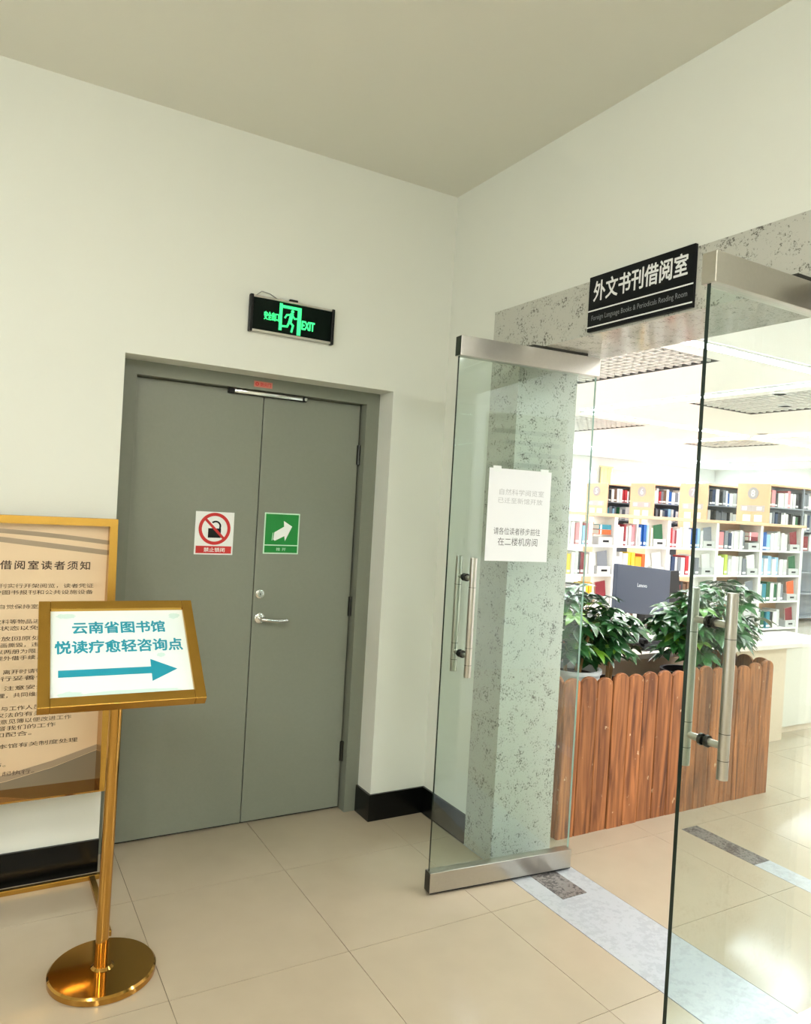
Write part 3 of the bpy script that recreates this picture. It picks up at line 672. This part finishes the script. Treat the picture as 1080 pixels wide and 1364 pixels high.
# ------------------------------------------------------------------ plants
def leaf_mat(name, a, b_, rough=0.3):
    mt = bpy.data.materials.new(name); mt.use_nodes = True; nt = mt.node_tree; b = nt.nodes['Principled BSDF']
    oi = nt.nodes.new('ShaderNodeObjectInfo'); mx = nt.nodes.new('ShaderNodeMix'); mx.data_type = 'RGBA'
    mx.inputs[6].default_value = (*srgb(a), 1); mx.inputs[7].default_value = (*srgb(b_), 1)
    nt.links.new(oi.outputs['Random'], mx.inputs[0]); nt.links.new(mx.outputs[2], b.inputs['Base Color'])
    b.inputs['Roughness'].default_value = rough; b.inputs['Specular IOR Level'].default_value = 0.7
    b.inputs['Coat Weight'].default_value = 0.9; b.inputs['Coat Roughness'].default_value = 0.3
    return mt
leafd_m = leaf_mat('dark_glossy_leaf', (30, 76, 40), (62, 118, 58), .26); leafl_m = leaf_mat('young_leaf', (84, 140, 30), (120, 168, 44))
stem_m = M('plant_stem', (150, 112, 66), .7); soil_m = M('potting_soil', (46, 34, 26), .95, bump=.8, bscale=60)
def whorl(n, ln, seed, mat):
    rr = random.Random(seed); mb = MB(); bm = mb.bm
    for k in range(n):
        a = (k-(n-1)/2)*(2*math.pi*0.86/n)+rr.uniform(-.08, .08); l = ln*(1-.28*abs(k-(n-1)/2)/(n/2))*rr.uniform(.9, 1.05); w = l*.215
        drop = rr.uniform(.1, .32)
        dx, dy = math.cos(a), math.sin(a); prev = None; N = 5
        for i in range(N+1):
            t = i/N; rad = .02*ln/.1*.3+l*t; hw_ = w*math.sin(math.pi*min(1, max(.04, t))**.85)*(1 if 0 < i < N else .15)
            z = .12*l*t-drop*l*t*t*1.4
            c = Vector((dx*rad, dy*rad, z)); sd = Vector((-dy, dx, 0))*hw_
            row = (bm.verts.new(c-sd+Vector((0, 0, hw_*.35))), bm.verts.new(c), bm.verts.new(c+sd+Vector((0, 0, hw_*.35))))
            if prev:
                for q in ((0, 1), (1, 2)):
                    f = bm.faces.new((prev[q[0]], prev[q[1]], row[q[1]], row[q[0]])); f.smooth = True
            prev = row
    return mb.mesh('leaf', mat)
LV = [whorl(n, l, i, leafd_m) for i, (n, l) in enumerate(((7, .125), (8, .14), (7, .11), (6, .13), (8, .12)))]
LY = [whorl(6, .12, 21, leafl_m), whorl(7, .10, 22, leafl_m)]
def schefflera(label, loc, rx, ry, zc, rz, n, seed, potkind, stems, young=0.12, zmin=.0):
    rr = random.Random(seed)
    s = thing('potted_schefflera', label, 'potted plant', loc, group='schefflera plants in the planter')
    pr, ph = potkind[0], potkind[1]
    MB().lathe([(pr*.72, 0), (pr, ph), (pr*1.06, ph), (pr*1.06, ph+.02), (pr*.94, ph+.02), (pr*.92, ph-.03), (.01, ph-.03)], 32).build('pot', potkind[2], s)
    MB().lathe([(pr*.9, ph-.03), (pr*.86, ph-.012), (.01, ph-.008)], 24).build('soil', soil_m, s)
    tips = []
    for (sx, sy, tx, ty, tz) in stems:
        pts = [(sx, sy, ph-.03), (sx+(tx-sx)*.3, sy+(ty-sy)*.3, ph+(tz-ph)*.45), (tx, ty, tz)]
        MB().tube(pts, [.011, .009, .006]).build('stem', stem_m, s); tips.append(Vector((tx, ty, tz)))
    pet = MB()
    for k in range(n):
        u = rr.random(); th = rr.uniform(0, 2*math.pi); el = math.asin(rr.uniform(-.95, 1))
        rad = rr.uniform(.55, 1.0)
        p = Vector((rx*rad*math.cos(th)*math.cos(el), ry*rad*math.sin(th)*math.cos(el), zc+rz*rad*math.sin(el)))
        if p.z < zmin: p.z = zmin+rr.uniform(0, .05)
        tip = min(tips, key=lambda t: (t-p).length); base = tip.lerp(Vector((tip.x, tip.y, ph)), rr.uniform(0, .35))
        base = Vector((base.x*.8, base.y*.8, base.z))
        pet.tube([base, base.lerp(p, .5)+Vector((0, 0, .02)), p], .0022, 5)
        out = Vector((math.cos(th), math.sin(th)))
        me = rr.choice(LY) if rr.random() < young else rr.choice(LV)
        o = link('leaf', me, s, p)
        tilt = rr.uniform(.05, .6)*(1-.5*max(0, math.sin(el)))
        o.rotation_euler = (Matrix.Rotation(th, 3, 'Z') @ Matrix.Rotation(tilt, 3, 'Y') @ Matrix.Rotation(rr.uniform(-.4, .4), 3, 'X')).to_euler()
        sc = rr.uniform(.78, 1.08); o.scale = (sc, sc, sc)
    pet.build('leaf_stalks', M('petiole_green', (86, 110, 52), .6), s)['kind'] = 'stuff'
    return s
whitepot_m = M('white_plastic_pot', (226, 230, 228), .35); blackpot_m = M('black_plastic_pot', (24, 24, 24), .5)
schefflera('bushy green schefflera in a white pot at the left end of the planter', (0.70, -0.31, 0), .27, .2, 1.0, .21, 72, 11, (.14, .76, whitepot_m),
           [(.02, -.02, .1, -.03, 1.02), (-.03, .02, -.1, .04, 1.05), (.05, .03, .12, .08, 1.08)], .08, .79)
schefflera('green schefflera with drooping leaves beside the monitor, second from the jamb', (1.0, -0.26, 0), .22, .17, .92, .16, 50, 12, (.14, .66, blackpot_m),
           [(.0, .0, .02, 0, .98), (.04, .02, .12, .04, .92)], .14, .78)
schefflera('green schefflera seen through the right glass door handle', (1.64, -0.27, 0), .25, .18, 0.97, .21, 62, 13, (.14, .68, blackpot_m),
           [(.0, .0, -.05, 0, 1.0), (.04, .02, .1, .04, 1.02)], .2, .78)
schefflera('tall green schefflera at the right end of the planter', (1.93, -0.24, 0), .36, .18, 1.0, .24, 74, 14, (.13, .68, blackpot_m),
           [(.0, .0, .06, 0, 1.05), (-.04, .02, -.1, .04, 1.08), (.03, 0, .22, -.02, 1.0)], .08, .79)

# ------------------------------------------------------------------ reception desk and monitors
desk_m = M('desk_beige', (226, 208, 182), .5); desktop_m = M('desk_top_white', (236, 226, 216), .35)
s = thing('reception_desk', 'cream reception desk behind the picket planter', 'desk', (0.75, 0.10, 0))
MB().box(-.02, 2.56, -.06, .80, .70, .735, .004).build('desk_top', desktop_m, s)
MB().box(0.02, 2.44, 0, .02, 0.0, .70).build('front_panel', desk_m, s)
MB().box(0, 0.02, 0, .76, 0, .70).build('side_panel', desk_m, s); MB().box(2.44, 2.46, 0, .76, 0, .70).build('side_panel', desk_m, s)
s = thing('white_cabinet', 'pale low cabinet just right of the cream desk end', 'cabinet', (3.25, 0.2, 0))
MB().box(0, .8, 0, .45, .05, .66).build('body', M('cabinet_pale', (226, 222, 208), .5), s); MB().box(-.01, .81, -.01, .46, .66, .69).build('top', desktop_m, s); MB().box(.02, .78, .02, .43, 0, .05).build('plinth', desk_m, s)
mon = thing('monitor', 'slate blue monitor seen from behind, tilted, above the planter leaves', 'monitor', (1.985, 0.42, 0.735))
tl_ = bpy.data.objects.new('screen', None); COL.objects.link(tl_); tl_.parent = mon; tl_.location = (0, 0, .352); tl_.rotation_euler = (R(-4), R(4.6), R(3))
MB().box(-.285, .285, -.022, .012, -.165, .165, .004).build('back_cover', slate_m, tl_)
MB().box(-.28, .28, .012, .016, -.16, .16).build('screen_glass', black_m, tl_)
text('lettering', 'Lenovo', M('logo_silver', (222, 226, 232), .4), tl_, -.02, .035, .10, .026, y=-.0226, bold=.02)
MB().box(-.03, .03, -.02, .0, .012, .30).build('stand_neck', black_m, mon); MB().box(-.12, .12, -.10, .10, 0, .012, .003).build('stand_foot', black_m, mon)
mon = thing('monitor', 'black monitor edge showing behind the right side of the slate monitor', 'monitor', (2.44, 0.62, 0.735))
MB().box(-.23, .25, -.02, .02, .12, .47, .004).build('screen', black_m, mon, rot=(R(-6), 0, R(8))); MB().box(-.03, .03, -.012, .012, .012, .2).build('stand_neck', black_m, mon); MB().box(-.1, .1, -.08, .08, 0, .012).build('stand_foot', black_m, mon)
s = thing('paper_box', 'small white tissue box on the cream desk behind the pickets', 'box', (1.42, 0.2, .735))
MB().box(-.11, .11, -.06, .06, 0, .085, .003).build('carton', white_m, s); MB().lathe([(.03, .0855), (.02, .10), (.028, .125), (.012, .14)], 9).build('tissue', paper_m, s)
s = thing('desk_phone', 'black desk telephone on the cream desk behind the pickets', 'telephone', (1.78, 0.18, .735))
mb = MB(); quadbox(mb, -.09, .09, 0, .05, -.08, .08, -.04, .08); mb.build('base', black_m, s); MB().box(-.085, -.04, -.07, .075, .04, .075, .008).build('handset', black_m, s)

# ------------------------------------------------------------------ books
PAL = dict(w=(236, 234, 230), c=(232, 222, 196), r=(178, 34, 44), p=(222, 140, 146), d=(132, 24, 38), b=(34, 92, 168), l=(150, 190, 218), n=(40, 58, 92), g=(24, 92, 52),
           t=(46, 132, 152), o=(226, 92, 34), y=(238, 206, 60), a=(240, 172, 44), k=(38, 36, 38), s=(120, 124, 132), m=(206, 206, 204), e=(110, 82, 60), i=(196, 214, 90))
CN = dict(w='white', c='cream', r='red', p='pink', d='dark red', b='blue', l='light blue', n='navy', g='green', t='teal', o='orange', y='yellow', a='amber', k='black', s='slate grey', m='pale grey', e='brown', i='lime green')
def book_mesh(key):
    cv = M('cover_'+CN[key].replace(' ', '_'), PAL[key], .45); pg = M('book_pages', (232, 226, 212), .8); lb = M('spine_label', (244, 244, 240), .6)
    mb = MB().box(-.5, -.42, 0, 1, 0, 1).box(.42, .5, 0, 1, 0, 1).box(-.42, .42, 0, .03, 0, 1); mb.mi = 1
    mb.box(-.42, .42, .03, .97, .015, .985); mb.mi = 2
    mb.box(-.44, .44, -.006, 0, .08, .2)
    return mb.mesh('book', cv, pg, lb)
BM = {k: book_mesh(k) for k in PAL}
NB = [0]
def book(key, x, y, z, th, h, dp, label, lean=0.0, rotz=0.0, group='books'):
    o = link('book', BM[key], None, (x, y, z), (0, lean, rotz)); o.scale = (th, dp, h); NB[0] += 1
    return tag(o, label, 'book', group)
ORD = ['first', 'second', 'third', 'fourth', 'fifth', 'sixth', 'seventh', 'eighth', 'ninth', 'tenth', 'eleventh', 'twelfth', 'thirteenth', 'fourteenth', 'fifteenth', 'sixteenth', 'seventeenth', 'eighteenth', 'nineteenth', 'twentieth']

# low bookcase
LBY, LBD = 3.5, 0.36
ux_ = [3.90, 4.88, 5.85, 6.83, 7.81, 8.79]; LZ = [0.10, 0.50, 0.88, 1.245]; LT = 1.60
s = thing('low_bookcase', 'long low white bookcase with a pale wood top, facing the doorway', 'bookcase', (3.88, LBY, 0))
o0 = 3.88
MB().box(-.02, 4.96, -.03, LBD+.02, LT, LT+.04, .004).build('top_board', shelfwood_m, s)
for i, x in enumerate(ux_): MB().box(x-o0-.028, x-o0+.028, 0, LBD, 0, LT).build('upright', shelfwhite_m, s)
for i, (xa, xb) in enumerate(zip(ux_, ux_[1:])):
    for z in LZ: MB().box(xa-o0+.028, xb-o0-.028, 0.0, LBD, z-.026, z).build('shelf', shelfwhite_m, s)
    if i in (3, 4): MB().box(xa-o0+.028, xb-o0-.028, LBD-.012, LBD, .10, LT).build('back_panel', shelfwood_m, s)
rows = {3: ['wwmwwwpwlpww', 'wmwdwwppmwbblwc', 'rpdwwccwcbblm', 'ppsnwwmws', 'blwwmwm'],
        2: ['wwyywmkdcmw', 'wwwyyaaow', 'wnmswrwms', 'wwimwmms', 'lwlwlwm'],
        1: ['mwpwmkkmwya', 'kegawkwm', 'wprdkeewm', 'kewwgkgm', 'mtgwgms'],
        0: ['kwmemk', 'wmkewm', 'rkmwek', 'kgwmek', 'mgtkwm']}
rn = {3: 'top row', 2: 'second row', 1: 'third row', 0: 'bottom row'}; bn = ['leftmost bay', 'second bay', 'third bay', 'fourth bay', 'rightmost bay']
rb = random.Random(5)
for r_, lst in rows.items():
    for bi, seq in enumerate(lst):
        xa, xb = ux_[bi]+.03, ux_[bi+1]-.03; z = LZ[r_]; x = xa+.01; lim = xb-.25
        avail = (lim-x)/max(len(seq), 1)
        top = (LZ[r_+1]-.026 if r_ < 3 else LT)-z
        for k, key in enumerate(seq):
            th = min(avail*rb.uniform(.7, 1.08), .085); h = min(top-.03, rb.uniform(.235, .30)*(.95 if r_ else 1))
            lean = R(rb.choice((0, 0, 0, 2.5)))
            book(key, x+th/2+h*math.sin(lean)*.0, LBY+rb.uniform(.005, .035), z, th*.96, h, rb.uniform(.19, .24), '%s book, %s from left, %s, %s of low bookcase' % (CN[key], ORD[k], rn[r_], bn[bi]), 0, group='books in the low bookcase')
            x += th+.001+h*math.sin(lean)
        # grey label holder at the right end of the bay
        hs = thing('shelf_label_holder', 'grey label box closing the %s, %s of low bookcase' % (bn[bi], rn[r_]), 'label holder', (xb-.125, LBY+.012, z), group='grey label boxes in the low bookcase')
        MB().box(-.12, .12, 0, .2, 0, .10, .003).build('box', greybox_m, hs); MB().box(-.045, .055, -.0015, 0, .035, .06).build('label', black_m, hs)
        kk = rb.choice('gkmdsow') if (bi, r_) != (0, 3) else 'o'
        if (bi, r_) == (1, 3): kk = 'g'
        if (bi, r_) in ((0, 3), (3, 3)):
            for q, kq in enumerate(('o', 't') if bi == 0 else ('d', 'p')):
                o = link('book', BM[kq], None, (xb-.235, LBY+.02, z+.10+.062*q+.06), (0, R(90), 0)); o.scale = (.06, .2, .2)
                tag(o, '%s book lying flat on a label box, top row of the %s' % (CN[kq], bn[bi]), 'book', 'books in the low bookcase')
        else:
            o = link('book', BM[kk], None, (xb-.21, LBY+.05, z+.10), (R(-8), 0, R(90))); o.scale = (.02, .17, min(.2, top-.14))
            o.location = (xb-.04, LBY+.05, z+.10)
            tag(o, '%s book propped face-out on a label box, %s of the %s' % (CN[kk], rn[r_], bn[bi]), 'book', 'books in the low bookcase')

# tall bookcases
TX = 9.0; steelgrey_m = M('shelf_steel_grey', (150, 156, 164), .45); disc_m = M('number_disc_grey', (176, 170, 172), .5); plate_m = M('label_plate_grey', (196, 184, 182), .5)
TZ = [0.1, 0.5, 0.86, 1.22, 1.56, 1.92]; TL = 1.9
names = ['nearest', 'second', 'third', 'farthest']
for ci, (ya, yb_, num) in enumerate(((4.22, 4.81, '8'), (5.40, 6.00, '7'), (6.59, 7.18, '6'), (7.79, 8.40, '5'))):
    s = thing('tall_bookcase', '%s tall bookcase with a numbered pale wood end panel' % names[ci], 'bookcase', (TX, (ya+yb_)/2, 0), group='tall bookcases')
    hy = (yb_-ya)/2; HT = 2.29
    ep = MB().box(0, .03, -hy, hy, 0, HT, .004).build('end_panel', shelfwood_m, s)
    MB().box(TL-.03, TL, -hy, hy, 0, HT).build('end_panel', shelfwood_m, s)
    MB().box(.03, TL-.03, -hy+.01, hy-.01, HT-.03, HT).build('top_board', shelfwood_m, s)
    for z in TZ: MB().box(.03, TL-.03, -hy+.01, hy-.01, z-.02, z).build('shelf', steelgrey_m, s)
    for x in (.95,):
        MB().box(x-.015, x+.015, -hy+.012, -hy+.042, .1, HT-.03).build('post', steelgrey_m, s)
    MB().box(.03, TL-.03, -.006, .006, .1, HT-.03).build('divider', steelgrey_m, s)
    mb = MB().cyl((-.006, 0, 2.13), (0, 0, 2.13), .098, seg=36); mb.build('number_disc', disc_m, ep)
    sg = bpy.data.objects.new('number_plate', None)
    t_ = text('number', num, white_m, ep, 0, 2.13, None, .11, y=-.0066, bold=.02); t_.rotation_euler = (0, 0, R(-90))
    MB().box(-.004, 0, -.22, .22, 1.83, 1.93).build('label_plate', plate_m, ep)
    MB().box(-.0048, -.004, .10, .19, 1.85, 1.91).box(-.0048, -.004, -.17, -.08, 1.85, 1.91).build('plate_print', white_m, ep)
    for zc in (1.72, 1.54):
        for yc in (-.11, .10): MB().box(-.003, 0, yc-.07, yc+.07, zc-.055, zc+.055).build('card', white_m, ep)
    rb = random.Random(40+ci)
    for r_ in (5, 4, 3):
        x = TX+.035; k = 0; n_ = 15 if r_ > 3 else 8
        while x < TX+TL-.06 and k < n_:
            th = rb.uniform(.05, .1) if r_ > 3 else rb.uniform(.16, .23)
            if r_ == 5: key = rb.choice('wwmmlbrwespknw')
            elif r_ == 4: key = rb.choice('mswkgslmtnksw')
            else: key = rb.choice('kgensdkm')
            if TX+.92 < x+th and x < TX+.97: x = TX+.97
            if x+th > TX+TL-.05: break
            book(key, x+th/2, ya+.03+rb.uniform(0, .02), TZ[r_], th*.95, rb.uniform(.22, .29), .2,
                 '%s book, %s from end panel, %s row of the %s tall bookcase' % (CN[key], ORD[k], {5: 'top', 4: 'second', 3: 'third'}[r_], names[ci]), group='books in the tall bookcases')
            x += th+.002; k += 1

# ------------------------------------------------------------------ things of the reading room reflected in the glass
s = thing('wall_chart', 'large pale printed wall chart on the reading room wall, mirrored in the left glass door', 'poster', (2.06, -4.6, 1.85), R(180))
MB().box(-.46, .46, -.012, 0, -.72, .72).build('board', M('chart_cream', (186, 184, 160), .6), s)
for q in range(11):
    MB().box(-.38, .38-(q*37 % 5)*.07, -.0128, -.012, .52-q*.11, .565-q*.11).build('printed_row', black_m, s)
o = MB().box(.36, .9, 4.0, 4.6, 0, H_LIB).build('column', lib_m)
tag(o, 'white square column beyond the left glass door', 'column')
print('books', NB[0])
